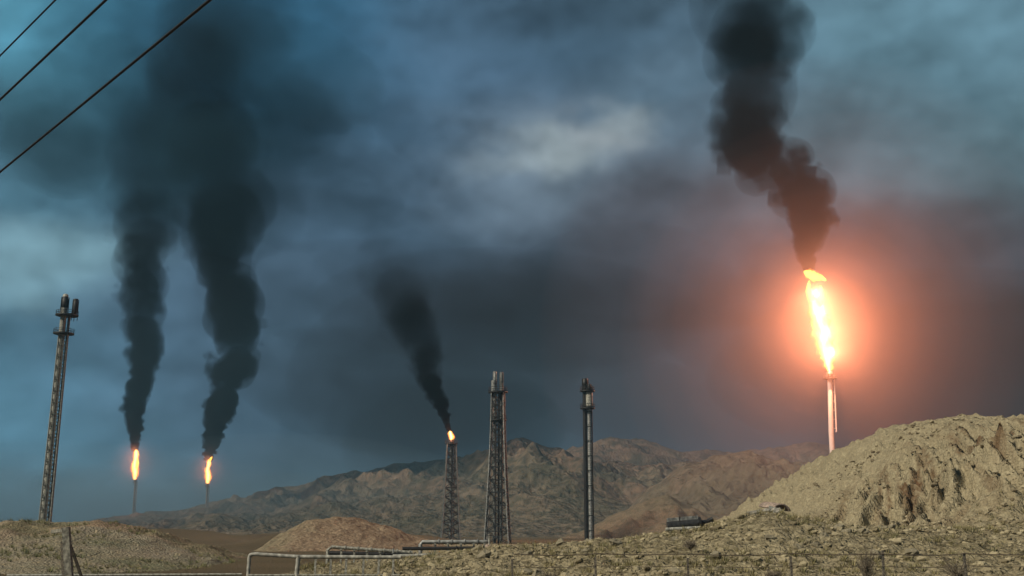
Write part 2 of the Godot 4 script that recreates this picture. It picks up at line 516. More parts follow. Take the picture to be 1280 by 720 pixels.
func ring_platform(parent: Node3D, at: Vector3, r: float, m: Material, rail_h := 1.1) -> void:
	var deck := CylinderMesh.new()
	deck.top_radius = r
	deck.bottom_radius = r
	deck.height = 0.25
	deck.radial_segments = 20
	var p := put("platform", deck, m, parent, Transform3D(Basis(), at))
	for k in 8:
		var a := TAU * k / 8
		var q := Vector3(cos(a) * r * 0.95, 0.1, sin(a) * r * 0.95)
		bar("railing_post", q, q + Vector3.UP * rail_h, 0.08, m, p)
	var torus := TorusMesh.new()
	torus.outer_radius = r * 0.95 + 0.05
	torus.inner_radius = r * 0.95 - 0.05
	torus.rings = 24
	torus.ring_segments = 6
	for y in [rail_h, rail_h * 0.55]:
		put("railing", torus, m, p, Transform3D(Basis(), Vector3(0, y, 0)))

func ladder(parent: Node3D, at: Vector3, h: float, m: Material) -> void:
	var l := bar("ladder", at + Vector3(-0.25, 0, 0), at + Vector3(-0.25, h, 0), 0.1, m, parent)
	var st := SurfaceTool.new()
	st.begin(Mesh.PRIMITIVE_TRIANGLES)
	st.append_from(box_mesh, 0, along(at + Vector3(0.25, 0, 0), at + Vector3(0.25, h, 0), 0.1))
	for i in int(h / 0.6):
		st.append_from(box_mesh, 0, along(at + Vector3(-0.25, 0.3 + i * 0.6, 0), at + Vector3(0.25, 0.3 + i * 0.6, 0), 0.06))
	var rails := st.commit()
	l.mesh = rails
	# the first rail joins the same mesh
	st = SurfaceTool.new()
	st.begin(Mesh.PRIMITIVE_TRIANGLES)
	st.append_from(rails, 0, Transform3D())
	st.append_from(box_mesh, 0, along(at + Vector3(-0.25, 0, 0), at + Vector3(-0.25, h, 0), 0.1))
	l.mesh = st.commit()
	l.transform = Transform3D()

func flare_tip(parent: Node3D, at: Vector3, r: float, h: float, m: Material) -> void:
	var t := put("tip", sweep([at, at + Vector3(0, h * 0.15, 0), at + Vector3(0, h * 0.2, 0), at + Vector3(0, h * 0.8, 0), at + Vector3(0, h * 0.85, 0), at + Vector3(0, h, 0)], [r, r, r * 1.25, r * 1.25, r * 1.05, r * 1.05], 16), m, parent)
	for k in 3:
		var a := TAU * k / 3 + 0.4
		var q := Vector3(cos(a) * r * 1.5, 0, sin(a) * r * 1.5)
		rod("pilot", at + q + Vector3(0, -h * 0.3, 0), at + q * 0.95 + Vector3(0, h * 0.95, 0), r * 0.16, m, t)

func flame(called: String, label: String, spine: Array, radii: Array, energy: float, tongues: Array) -> Node3D:
	# spine: points from the burner upward; tongues: [points, radii] of loose licks of fire
	var o := thing(called, label, "flame", spine[0])
	var local := []
	for p in spine:
		local.append(p - spine[0])
	var path := smooth_path(local, 8)
	var rr := []
	for i in path.size():
		var t := float(i) / (path.size() - 1) * (radii.size() - 1)
		var k := mini(int(t), radii.size() - 2)
		rr.append(lerpf(radii[k], radii[k + 1], t - k))
	var shells := [["core", M.core, 0.52, 0.5], ["flame_body", M.body, 0.78, 0.6], ["flame_body", M.body, 0.95, 0.7], ["flame_edge", M.edge, 1.2, 1.2], ["flame_edge", M.veil, 1.5, 1.5]]
	for s in shells:
		var r2 := []
		for r in rr:
			r2.append(r * s[2])
		put(s[0], sweep(path, r2, 20, true, s[3]), s[1], o)
	for t in tongues:
		var q := []
		for p in t[0]:
			q.append(p - spine[0])
		var sp := smooth_path(q, 5)
		for s in [["tongue", M.ember, 1.0], ["tongue_edge", M.edge, 1.5]]:
			var r3 := []
			for i in sp.size():
				var u: float = float(i) / (sp.size() - 1) * (t[1].size() - 1)
				var k := mini(int(u), t[1].size() - 2)
				r3.append(lerpf(t[1][k], t[1][k + 1], u - k) * s[2])
			put(s[0], sweep(sp, r3, 14, true, 0.5), s[1], o)
	var big: float = radii.max()
	for u in [0.3, 0.5, 0.7, 0.9]:
		var at: Vector3 = path[int(path.size() * u)]
		var l := OmniLight3D.new()
		l.name = "flame_light"
		l.light_color = Color(1.0, 0.36, 0.17).linear_to_srgb()
		l.light_energy = energy / 4
		l.light_size = 0.3
		l.omni_range = 900.0
		l.omni_attenuation = 2.0
		l.shadow_enabled = true
		l.position = at + Vector3(0, 0, big * 2.2 + 1.0)
		o.add_child(l, true)
	return o

func fog_mat(c: Color, density: float) -> FogMaterial:
	var m := FogMaterial.new()
	m.albedo = c.linear_to_srgb()
	m.density = density
	return m

func puff(parent: Node3D, called: String, at: Vector3, size: Vector3, m: FogMaterial, turn := 0.0, tumble := Vector2.ZERO) -> void:
	var f := FogVolume.new()
	f.name = numbered(called, parent)
	f.shape = RenderingServer.FOG_VOLUME_SHAPE_ELLIPSOID if tumble == Vector2.ZERO else RenderingServer.FOG_VOLUME_SHAPE_BOX
	f.size = size
	f.material = m
	f.position = at
	f.rotation = Vector3(tumble.x, tumble.y, turn)
	parent.add_child(f, true)

func fire_haze(label: String, at: Vector3, reach: float, layers: int, dense: float) -> void:
	# haze shells added for the flame's glow; its warm tint is in the albedo
	var hz := thing("haze_cloud", label, "haze", at)
	hz.set_meta("kind", "stuff")
	for k in layers:
		var r := reach * pow(0.83, k)
		puff(hz, "haze", Vector3(rng.randf_range(-0.1, 0.1), rng.randf_range(-0.08, 0.08), 0) * r, Vector3(2.0, 2.1, 2.0) * r, fog_mat(Color(0.9, 0.66, 0.6), dense / layers * (0.5 + 0.9 * k / layers)))

func plume(called: String, label: String, pts: Array, radii: Array, depths: Array, c: Color, crisp: float) -> Node3D:
	# pts up the plume; radii and optical depths per point
	var o := thing(called, label, "smoke", pts[0])
	var mats := {}
	var n := pts.size()
	var seg := 0
	var t := 0.0
	while seg < n - 1:
		var p: Vector3 = pts[seg].cubic_interpolate(pts[seg + 1], pts[maxi(seg - 1, 0)], pts[mini(seg + 2, n - 1)], t)
		var r := lerpf(radii[seg], radii[seg + 1], t)
		var dep := lerpf(depths[seg], depths[seg + 1], t)

		for k in 17:
			var a := rng.randf() * TAU
			var shred := k >= 3
			var out := sqrt(rng.randf()) * r * (0.32 if k < 2 else 0.55)
			var sz := r * (rng.randf_range(0.5, 0.8) if k < 2 else rng.randf_range(0.35, 0.5))
			if shred:
				out = r * rng.randf_range(0.3, 0.82)
				sz = r * rng.randf_range(0.1, 0.28) * (1.0 - 0.45 * hump((r - 14.0) / 12.0))
			var q := p + Vector3(cos(a) * out, rng.randf_range(-0.45, 0.45) * r, sin(a) * out)
			var want := dep / r * ((2.2 if r < 14.0 else 1.4) * clampf(dep / 0.6, 0.45, 1.0) if shred else 1.0)
			var key := snappedf(want, pow(10.0, floorf(log(want) / log(10.0))) * 0.5)
			if not mats.has(key):
				mats[key] = fog_mat(c, key)
			if shred:
				puff(o, "smoke_shred", q - pts[0], 2.0 * Vector3(sz, sz * rng.randf_range(0.7, 1.5), sz), mats[key], rng.randf() * TAU, Vector2(rng.randf(), rng.randf()) * TAU)
			else:
				puff(o, "smoke_puff", q - pts[0], 2.0 * Vector3(sz, sz * rng.randf_range(0.8, 1.3), sz), mats[key], rng.randf_range(-0.6, 0.6))
		t += r * crisp / maxf((pts[seg + 1] - pts[seg]).length(), 0.01)
		while t >= 1.0 and seg < n - 1:
			t = 0.0
			seg += 1
	return o

# ---------------------------------------------------------------- small things
func rock_mesh(seed_: int, flat := 0.7) -> ArrayMesh:
	var s := SphereMesh.new()
	s.radius = 1.0
	s.height = 2.0
	s.radial_segments = 9
	s.rings = 5
	var mdt := MeshDataTool.new()
	var am := ArrayMesh.new()
	am.add_surface_from_arrays(Mesh.PRIMITIVE_TRIANGLES, s.get_mesh_arrays())
	mdt.create_from_surface(am, 0)
	var st := SurfaceTool.new()
	st.begin(Mesh.PRIMITIVE_TRIANGLES)
	st.set_smooth_group(-1)
	for f in mdt.get_face_count():
		for k in 3:
			var v := mdt.get_vertex(mdt.get_face_vertex(f, k)).normalized()
			var r := 1.0 + 0.9 * n_mid.get_noise_3d(v.x * 9.0 + seed_ * 37.0, v.y * 9.0, v.z * 9.0)
			var q := v * r
			for cut in 4:
				var dir := Vector3(sin(seed_ * 3.1 + cut * 2.0), cos(cut * 1.7 + seed_), sin(cut * 4.1 + seed_ * 0.7)).normalized()
				var e := q.dot(dir) - 0.66
				if e > 0:
					q -= dir * e * 0.85
			q.y *= flat
			st.set_color(Color.WHITE)
			st.add_vertex(q)
	st.generate_normals()
	return st.commit()

func tuft_mesh(seed_: int) -> ArrayMesh:
	var r := RandomNumberGenerator.new()
	r.seed = seed_
	var st := SurfaceTool.new()
	st.begin(Mesh.PRIMITIVE_TRIANGLES)
	st.set_smooth_group(-1)
	for i in 14:
		var a := r.randf() * TAU
		var b := Vector3(cos(a), 0, sin(a)) * r.randf() * 0.12
		var tip := b + Vector3(cos(a) * r.randf_range(0.05, 0.35), r.randf_range(0.2, 0.5), sin(a) * r.randf_range(0.05, 0.35))
		var side := Vector3(-sin(a), 0, cos(a)) * 0.02
		for v in [b - side, tip, b + side]:
			st.set_color(Color.WHITE)
			st.add_vertex(v)
	st.generate_normals()
	return st.commit()

func scatter(called: String, label: String, mesh: Mesh, m: Material, spots: Array, colors: Array) -> void:
	var mm := MultiMesh.new()
	mm.transform_format = MultiMesh.TRANSFORM_3D
	mm.use_colors = true
	mm.mesh = mesh
	mm.instance_count = spots.size()
	for i in spots.size():
		mm.set_instance_transform(i, spots[i])
		mm.set_instance_color(i, colors[i])
	var o := MultiMeshInstance3D.new()
	o.name = numbered(called, self)
	o.multimesh = mm
	o.material_override = m
	add_child(o, true)
	tag(o, label, "", "", "stuff")

func shrub(label: String, at: Vector3, h: float, w: float, seed_: int) -> void:
	var r := RandomNumberGenerator.new()
	r.seed = seed_
	var o := thing("dry_shrub", label, "shrub", at)
	put("stem", sweep([Vector3(0, -0.2, 0), Vector3(0.03, h * 0.25, 0), Vector3(0.0, h * 0.5, 0.02)], [0.05, 0.04, 0.025], 7), M.twig, o)
	var st := SurfaceTool.new()
	st.begin(Mesh.PRIMITIVE_TRIANGLES)
	for i in 90:
		var a := r.randf() * TAU
		var b := Vector3(0, h * r.randf_range(0.15, 0.5), 0)
		var e := b + Vector3(cos(a) * w * 0.5 * r.randf_range(0.3, 1.0), h * r.randf_range(0.1, 0.5), sin(a) * w * 0.5 * r.randf_range(0.3, 1.0))
		e.y = minf(e.y, h)
		st.append_from(box_mesh, 0, along(b, e, 0.012))
		for k in 4:
			var q := b.lerp(e, r.randf_range(0.5, 1.0))
			var f := q + Vector3(r.randf_range(-1, 1), r.randf_range(-0.3, 1), r.randf_range(-1, 1)) * 0.12
			st.append_from(box_mesh, 0, along(q, f, 0.012))
	put("twigs", st.commit(), M.twig, o)

func pipe_run(called: String, label: String, pts: Array, r: float, m: Material, supports: Array, foot: float, group := "") -> Node3D:
	var at: Vector3 = pts[0]
	var o := thing(called, label, "pipe", Vector3(at.x, foot, at.z), group)
	var local := []
	var radii := []
	for p in pts:
		local.append(p - o.position)
		radii.append(r)
	put("pipe", sweep(local, radii, 16), m, o)
	for s in supports:
		# a post with a saddle under the pipe, at a fraction of the last straight run
		var a: Vector3 = local[-2]
		var b: Vector3 = local[-1]
		var q := a.lerp(b, s)
		var sup := bar("support", Vector3(q.x, -0.4, q.z), Vector3(q.x, q.y - r * 0.6, q.z), 0.14, M.grimy_white, o)
		var dirn := (b - a).normalized()
		put("flange", sweep([q + dirn * 0.25, q + dirn * 0.34], [r * 1.5, r * 1.5], 16), m, o)
		put("saddle", box_mesh, M.grimy_white, o, Transform3D(Basis.from_scale(Vector3(0.2, 0.08, r * 2.6)), q + Vector3(0, -r * 0.95, 0)))
	return o

# ---------------------------------------------------------------- the scene
func _ready() -> void:
	rng.seed = 77
	n_big.seed = 1; n_big.frequency = 0.02; n_big.fractal_octaves = 3
	n_mid.seed = 2; n_mid.frequency = 0.15; n_mid.fractal_octaves = 4
	n_fine.seed = 3; n_fine.frequency = 0.5; n_fine.fractal_octaves = 3
	n_ridge.seed = 8; n_ridge.frequency = 0.022; n_ridge.fractal_type = FastNoiseLite.FRACTAL_RIDGED; n_ridge.fractal_octaves = 4
	n_gully.seed = 15; n_gully.frequency = 0.35; n_gully.fractal_type = FastNoiseLite.FRACTAL_RIDGED; n_gully.fractal_octaves = 3

	# camera
	var cam := Camera3D.new()
	cam.name = "camera"
	cam.position = Vector3(0, 2.2, 0)
	cam.rotation_degrees = Vector3(12.29, 0, 0)
	cam.fov = 28.84
	cam.near = 0.1
	cam.far = 12000
	add_child(cam)

	# sky, air and exposure
	var e := Environment.new()
	e.background_mode = Environment.BG_SKY
	var sky := Sky.new()
	var pano := PanoramaSkyMaterial.new()
	pano.panorama = make_sky()
	sky.sky_material = pano
	e.sky = sky
	e.tonemap_mode = Environment.TONE_MAPPER_LINEAR
	e.tonemap_exposure = 2.85
	e.sdfgi_enabled = true
	e.ssao_enabled = true
	e.ssil_enabled = true
	e.fog_enabled = true
	e.fog_density = 0.00014
	e.fog_light_color = Color(0.46, 0.65, 0.76)
	e.volumetric_fog_enabled = true
	e.volumetric_fog_density = 0.0
	var we := WorldEnvironment.new()
	we.name = "environment"
	we.environment = e
	add_child(we)

	# a thin place in the overcast behind and to the left lights the slopes softly
	var sun := DirectionalLight3D.new()
	sun.name = "sun"
	sun.light_energy = 0.5
	sun.light_angular_distance = 10.0
	sun.light_color = Color(1.0, 0.95, 0.86)
	sun.rotation_degrees = Vector3(-40, -56, 0)
	sun.shadow_enabled = true
	add_child(sun)

	rod_mesh.top_radius = 0.5; rod_mesh.bottom_radius = 0.5; rod_mesh.height = 1.0; rod_mesh.radial_segments = 8; rod_mesh.rings = 0
	round_mesh.top_radius = 0.5; round_mesh.bottom_radius = 0.5; round_mesh.height = 1.0; round_mesh.radial_segments = 20; round_mesh.rings = 0
	make_materials()

	# ---- the land
	var axis := both_ways(steps(0, 3200, 1.6, 1.05))
	land("ground", "dry earth plain running out to the horizon", axis, axis, ground_height, ground_color, M.near_earth)
	land("hillside", "tan eroded mound with rocky bank on the right", steps(-14, 84, 0.24, 1.0), steps(43, 205, 0.22, 1.0018), hillside, hillside_color, M.near_earth)
	land("left_mound", "low tan earth mound beneath the leaning twin pipe mast", steps(-70, -18, 0.28, 1.0), steps(56, 150, 0.3, 1.002), left_mound, left_color, M.near_earth)
	land("small_mound", "small rounded mound of orange brown earth behind the pipes", steps(-50, -2, 0.35, 1.0), steps(138, 222, 0.4, 1.0), small_mound, small_color, M.mid_earth)
	land("spur_hill", "reddish spur with a sharp crest between stack and mound", steps(-27, 219, 1.1, 1.0), steps(367, 605, 1.2, 1.0), spur_hill, spur_color, M.mid_earth)
	land("middle_hill", "reddish brown hill left of the largest flare", steps(20, 420, 1.7, 1.0), steps(425, 905, 2.0, 1.0), middle_hill, middle_color, M.far_earth)
	land("far_hills", "long grey brown range of gullied hills behind the towers", steps(-560, 700, 3.2, 1.0), steps(515, 1500, 3.2, 1.0), far_hill, far_color, M.far_earth)
	land("back_hills", "dark hazy summit behind the gullied range", steps(-320, 900, 8, 1.0), steps(1240, 1960, 8, 1.0), back_hill, far_color, M.far_earth)

	build_towers()
	build_flares()
	build_pipes()
	build_small()

func build_towers() -> void:
	# mast with two pipes, left
	var t := thing("pipe_mast", "tall olive grey lattice mast with two pipe tips on the left mound", "flare stack", Vector3(-93.95, -0.4, -230))
	t.rotation.z = -0.012
	t.rotation.y = 0.3
	lattice(t, 43.0, func(u): return lerpf(2.1, 1.7, u), 18, 0.26, 0.16, M.olive_steel, M.olive_steel)
	rod("riser_pipe", Vector3(-0.35, 0, 0), Vector3(-0.35, 50.0, 0), 0.62, M.olive_steel, t)
	rod("riser_pipe", Vector3(0.75, 0, 0), Vector3(0.75, 47, 0), 0.28, M.steel, t)
	ring_platform(t, Vector3(0, 43.0, 0), 2.1, M.dark_steel, 0.9)
	ring_platform(t, Vector3(0.3, 46.9, 0), 2.3, M.dark_steel, 0.9)
	flare_tip(t, Vector3(-0.35, 48.0, 0), 0.58, 2.8, M.dark_steel)
	flare_tip(t, Vector3(1.75, 46.9, 0), 0.45, 3.6, M.dark_steel)
	put("tip_glint", sweep([Vector3(-0.35, 50.8, 0), Vector3(-0.35, 51.3, 0), Vector3(-0.35, 51.5, 0)], [0.6, 0.5, 0.1], 14), M.white_paint, t)  # white cap painted in as the glint on the tip
	ladder(t, Vector3(0, 0, 1.1), 43, M.olive_steel)

	# lattice flare tower in the middle, burning
	t = thing("lattice_flare_tower", "slim grey lattice tower with a small flame on top", "flare tower", Vector3(-20.4, -0.5, -380))
	t.rotation.y = 0.12
	lattice(t, 31.6, func(u): return lerpf(6.2, 2.9, pow(u, 0.8)), 11, 0.45, 0.28, M.steel, M.dark_steel)
	rod("riser_pipe", Vector3(0, 0, 0), Vector3(0, 32.5, 0), 0.55, M.steel, t)
	rod("riser_pipe", Vector3(0.9, 0, 0.5), Vector3(0.9, 31.6, 0.5), 0.2, M.steel, t)
	ring_platform(t, Vector3(0, 31.7, 0), 2.2, M.dark_steel)
	flare_tip(t, Vector3(0, 31.8, 0), 0.55, 1.4, M.dark_steel)

	# the larger lattice tower, cold
	t = thing("lattice_tower", "large grey lattice tower with two bare pipe tips and no flame", "flare tower", Vector3(-3.25, -0.5, -260))
	t.rotation.y = -0.1
	lattice(t, 34.5, func(u): return 2.75 + 2.8 * pow(1.0 - u, 1.6), 12, 0.32, 0.22, M.pale_steel, M.dark_steel)
	rod("riser_pipe", Vector3(-0.75, 0, 0), Vector3(-0.75, 36, 0), 0.36, M.steel, t)
	rod("riser_pipe", Vector3(0.8, 0, 0), Vector3(0.8, 36, 0), 0.36, M.steel, t)
	rod("riser_pipe", Vector3(0.1, 0, -0.7), Vector3(0.1, 34.5, -0.7), 0.22, M.dark_steel, t)
	ladder(t, Vector3(0, 0, 1.3), 34, M.dark_steel)
	ring_platform(t, Vector3(0, 28.0, 0), 2.0, M.dark_steel)
	ring_platform(t, Vector3(0, 34.5, 0), 2.3, M.dark_steel)
	put("wind_shield", sweep([Vector3(-0.95, 34.8, 0.5), Vector3(-0.95, 37.2, 0.5)], [0.62, 0.62], 16), M.pale_steel, t)
	flare_tip(t, Vector3(-0.75, 36, 0), 0.34, 3.4, M.pale_steel)
	flare_tip(t, Vector3(0.8, 36, 0), 0.34, 3.2, M.steel)

	# the plain stack right of the lattice towers
	t = thing("twin_pipe_stack", "plain stack of one black and one silver pipe with a white shield", "flare stack", Vector3(16.1, -0.5, -240))
	rod("black_pipe", Vector3(-0.5, 0, 0), Vector3(-0.5, 33.2, 0), 0.46, M.black_pipe, t)
	rod("silver_pipe", Vector3(0.42, 0, 0.1), Vector3(0.42, 29.5, 0.1), 0.4, M.pale_steel, t)
	rod("conduit", Vector3(1.0, 0, 0), Vector3(1.0, 29.5, 0), 0.12, M.dark_steel, t)
	for i in 9:
		put("pipe_clamp", box_mesh, M.dark_steel, t, Transform3D(Basis.from_scale(Vector3(1.9, 0.16, 1.05)), Vector3(0.12, 3.0 + i * 3.1, 0)))
	ring_platform(t, Vector3(0.1, 28.6, 0), 1.6, M.dark_steel, 0.9)
	ring_platform(t, Vector3(0.1, 32.3, 0), 1.6, M.dark_steel, 0.9)
	put("wind_shield", sweep([Vector3(0.45, 29.0, 0.35), Vector3(0.45, 32.0, 0.35)], [0.72, 0.72], 18), M.white_paint, t)
	flare_tip(t, Vector3(-0.4, 33.0, 0), 0.52, 2.0, M.dark_steel)
	flare_tip(t, Vector3(0.45, 32.3, 0), 0.4, 1.5, M.dark_steel)

	# the great flare's stack, right
	t = thing("flare_stack", "pale pipe stack behind the mound under the largest flame", "flare stack", Vector3(90.6, 0, -320))
	put("stack_pipe", sweep([Vector3(0, 0, 0), Vector3(0.2, 30, 0), Vector3(0.75, 45.5, 0)], [0.8, 0.75, 0.7], 20), M.stack_paint, t)
	rod("riser_pipe", Vector3(1.7, 30, 0), Vector3(1.95, 45.0, 0), 0.22, M.stack_paint, t)
	for i in 6:
		bar("bracket", Vector3(0.4 + i * 0.06, 31 + i * 2.6, 0), Vector3(1.75 + i * 0.04, 31 + i * 2.6, 0), 0.16, M.stack_paint, t)
	ring_platform(t, Vector3(0.8, 45.3, 0), 1.9, M.dark_steel)
	flare_tip(t, Vector3(0.75, 45.5, 0), 0.75, 2.0, M.dark_steel)

	# the two distant flare stacks, left
	t = thing("distant_flare_stack", "thin far off stack left of its taller burning neighbour", "flare stack", Vector3(-281.9, -1, -850))
	rod("stack_pipe", Vector3(0, 0, 0), Vector3(0, 40.5, 0), 0.75, M.steel, t)
	rod("riser_pipe", Vector3(1.4, 0, 0), Vector3(1.4, 39, 0), 0.3, M.steel, t)
	ring_platform(t, Vector3(0, 39, 0), 2.0, M.dark_steel)
	flare_tip(t, Vector3(0, 39.5, 0), 0.8, 2.2, M.dark_steel)
	t = thing("distant_flare_stack", "thin far off stack at the foot of the gullied range", "flare stack", Vector3(-227.5, -1, -850))
	rod("stack_pipe", Vector3(0, 0, 0), Vector3(-0.4, 37.5, 0), 0.75, M.steel, t)
	rod("riser_pipe", Vector3(1.4, 0, 0), Vector3(1.0, 36, 0), 0.3, M.steel, t)
	ring_platform(t, Vector3(-0.4, 36, 0), 2.0, M.dark_steel)
	flare_tip(t, Vector3(-0.4, 36.5, 0), 0.8, 2.2, M.dark_steel)

func build_flares() -> void:
	var soot := Color(0.014, 0.016, 0.02)
	flame("flame", "largest flame, tall and white hot, leaning above the right stack",
		[Vector3(91.3, 47.6, -320), Vector3(90.9, 51.5, -320), Vector3(89.9, 58, -320), Vector3(88.6, 65, -320), Vector3(87.4, 71.5, -320)],
		[0.5, 1.05, 1.45, 1.5, 1.1, 0.3], 3500.0,
		[[[Vector3(85.6, 76.8, -320), Vector3(87.0, 76.3, -320), Vector3(88.6, 75.4, -320), Vector3(90.4, 75.0, -320), Vector3(92.0, 74.2, -320)], [0.2, 0.95, 1.0, 0.65, 0.1]], [[Vector3(89.0, 66.5, -320), Vector3(90.2, 69.5, -320), Vector3(90.3, 72.6, -320)], [0.9, 0.75, 0.08]], [[Vector3(87.8, 68.0, -319.5), Vector3(86.6, 71.0, -319.5), Vector3(86.9, 74.0, -319.5)], [0.9, 0.6, 0.08]], [[Vector3(90.4, 54, -319.6), Vector3(91.7, 57, -319.6), Vector3(91.5, 60.5, -319.6)], [0.6, 0.55, 0.05]], [[Vector3(89.6, 58, -319), Vector3(87.9, 61, -319), Vector3(87.9, 64, -319)], [0.7, 0.55, 0.05]]])
	flame("flame", "flame of the left one of the two distant stacks",
		[Vector3(-282.6, 40.6, -850), Vector3(-282.5, 46, -850), Vector3(-283.4, 52, -850), Vector3(-282.6, 58, -850), Vector3(-283.6, 64.5, -850)],
		[0.7, 1.5, 1.8, 1.1, 1.4, 0.2], 600.0, [[[Vector3(-281.6, 49, -849), Vector3(-280.9, 53, -849), Vector3(-281.6, 57, -849)], [0.9, 0.8, 0.1]]])
	flame("flame", "flame of the distant stack at the foot of the range",
		[Vector3(-228.0, 37.6, -850), Vector3(-227.6, 43, -850), Vector3(-228.5, 48, -850), Vector3(-227.6, 52, -850), Vector3(-228.3, 56.5, -850)],
		[0.7, 1.5, 1.4, 0.9, 1.0, 0.15], 500.0, [[[Vector3(-227.4, 54, -849.5), Vector3(-226.2, 56.5, -849.5), Vector3(-225.2, 58, -849.5)], [0.8, 0.7, 0.1]]])
	flame("flame", "small flame on the slim lattice tower",
		[Vector3(-20.6, 32.6, -380), Vector3(-20.5, 33.6, -380), Vector3(-20.8, 34.8, -380), Vector3(-21.0, 35.6, -380)],
		[0.35, 0.62, 0.5, 0.12], 40.0, [])

	# haze added round the fires for their glow
	fire_haze("added haze tinted for the pink glow round the largest flame", Vector3(89.8, 59, -320), 78.0, 12, 0.0050)
	fire_haze("added haze tinted for the red glow round the left distant flame", Vector3(-283, 51, -850), 22.0, 5, 0.002)
	fire_haze("added haze tinted for the red glow round the distant flame at the foot of the range", Vector3(-228, 46, -850), 20.0, 5, 0.002)

	# murk hanging before the distant flare stacks
	var bank := thing("haze_cloud", "blue grey haze hanging before the distant flare stacks", "haze", Vector3(-250, 10, -740))
	bank.set_meta("kind", "stuff")
	var thin := fog_mat(Color(0.22, 0.30, 0.35), 0.0013)
	for k in 7:
		puff(bank, "haze", Vector3(rng.randf_range(-230, 190), rng.randf_range(-10, 12), rng.randf_range(-30, 30)), Vector3(rng.randf_range(220, 380), rng.randf_range(70, 110), rng.randf_range(120, 170)), thin)

	# smoke
	plume("smoke_cloud", "black smoke curling up from the largest flame", [Vector3(87.4, 78, -320), Vector3(86.4, 84, -320), Vector3(88.5, 92, -321), Vector3(88.0, 100, -322), Vector3(81, 108, -322), Vector3(72, 116, -323), Vector3(71, 127, -324), Vector3(75, 141, -325), Vector3(77.5, 156, -326), Vector3(77, 176, -327)],
		[2.0, 3.6, 7.2, 10.5, 10.5, 11.5, 13.0, 16.5, 19.0, 23.0], [0.7, 0.8, 0.85, 0.8, 0.7, 0.55, 0.4, 0.46, 0.48, 0.4], soot, 0.55)
	plume("smoke_cloud", "thick black smoke rising straight from the left distant flame", [Vector3(-284, 64, -850), Vector3(-285, 80, -850), Vector3(-286, 100, -850), Vector3(-283, 137, -852), Vector3(-288, 175, -854), Vector3(-293, 206, -856), Vector3(-290, 239, -858), Vector3(-284, 278, -860), Vector3(-277, 320, -860), Vector3(-268, 372, -862), Vector3(-255, 430, -864)],
		[3.0, 6.5, 10.0, 15, 20, 26, 36, 46, 58, 70, 85], [0.95, 0.9, 0.8, 0.68, 0.6, 0.5, 0.38, 0.26, 0.15, 0.08, 0.05], soot, 0.6)
	plume("smoke_cloud", "blackest smoke column, from the distant flame at the foot of the range", [Vector3(-228, 57, -850), Vector3(-226, 72, -850), Vector3(-222, 90, -850), Vector3(-217, 118, -851), Vector3(-213, 150, -852), Vector3(-222, 188, -853), Vector3(-227, 226, -854), Vector3(-232, 265, -855), Vector3(-238, 312, -856), Vector3(-246, 355, -858), Vector3(-238, 395, -860), Vector3(-225, 440, -860)],
		[3.4, 8.0, 12.5, 18.0, 29.0, 27.0, 34.0, 43.0, 52.0, 64.0, 76.0, 88.0], [1.5, 1.5, 1.4, 1.2, 1.0, 0.9, 0.8, 0.62, 0.4, 0.2, 0.1, 0.05], soot, 0.6)
	plume("smoke_cloud", "thin dark smoke drifting left from the slim lattice tower", [Vector3(-21.3, 36, -380), Vector3(-22.5, 40, -380), Vector3(-24.5, 45, -380), Vector3(-27.5, 52, -380), Vector3(-30.0, 60, -381), Vector3(-33.5, 71, -382), Vector3(-37.5, 82, -383), Vector3(-42, 94, -384)],
		[0.9, 1.8, 3.0, 4.8, 7.0, 10.5, 14.0, 18.0], [0.95, 0.85, 0.72, 0.5, 0.32, 0.22, 0.15, 0.1], soot, 0.7)
	var pall := thing("smoke_cloud", "dark bank of old smoke lying over the hills behind the largest flame", "smoke", Vector3(330, 190, -1250))
	var murk := fog_mat(Color(0.035, 0.025, 0.028), 0.0018)
	for k in 22:
		puff(pall, "smoke_puff", Vector3(rng.randf_range(-480, 420), rng.randf_range(-90, 60), rng.randf_range(-90, 90)), Vector3(rng.randf_range(260, 460), rng.randf_range(110, 190), rng.randf_range(200, 320)), murk, rng.randf_range(-0.25, 0.25))
	# the spreading canopy of old smoke above the two distant flares
	var o := thing("smoke_cloud", "broad dark canopy of drifting smoke above the two distant flares", "smoke", Vector3(-250, 350, -860))
	var veil := fog_mat(Color(0.03, 0.09, 0.14), 0.0027)
	for k in 36:
		var q := Vector3(rng.randf_range(-200, 105), rng.randf_range(-95, 30), rng.randf_range(-60, 60))
		if q.x < -110:
			q.y = minf(q.y, 10.0)
		puff(o, "smoke_puff", q, Vector3(rng.randf_range(70, 150), rng.randf_range(50, 100), rng.randf_range(70, 140)), veil, rng.randf_range(-0.5, 0.5))

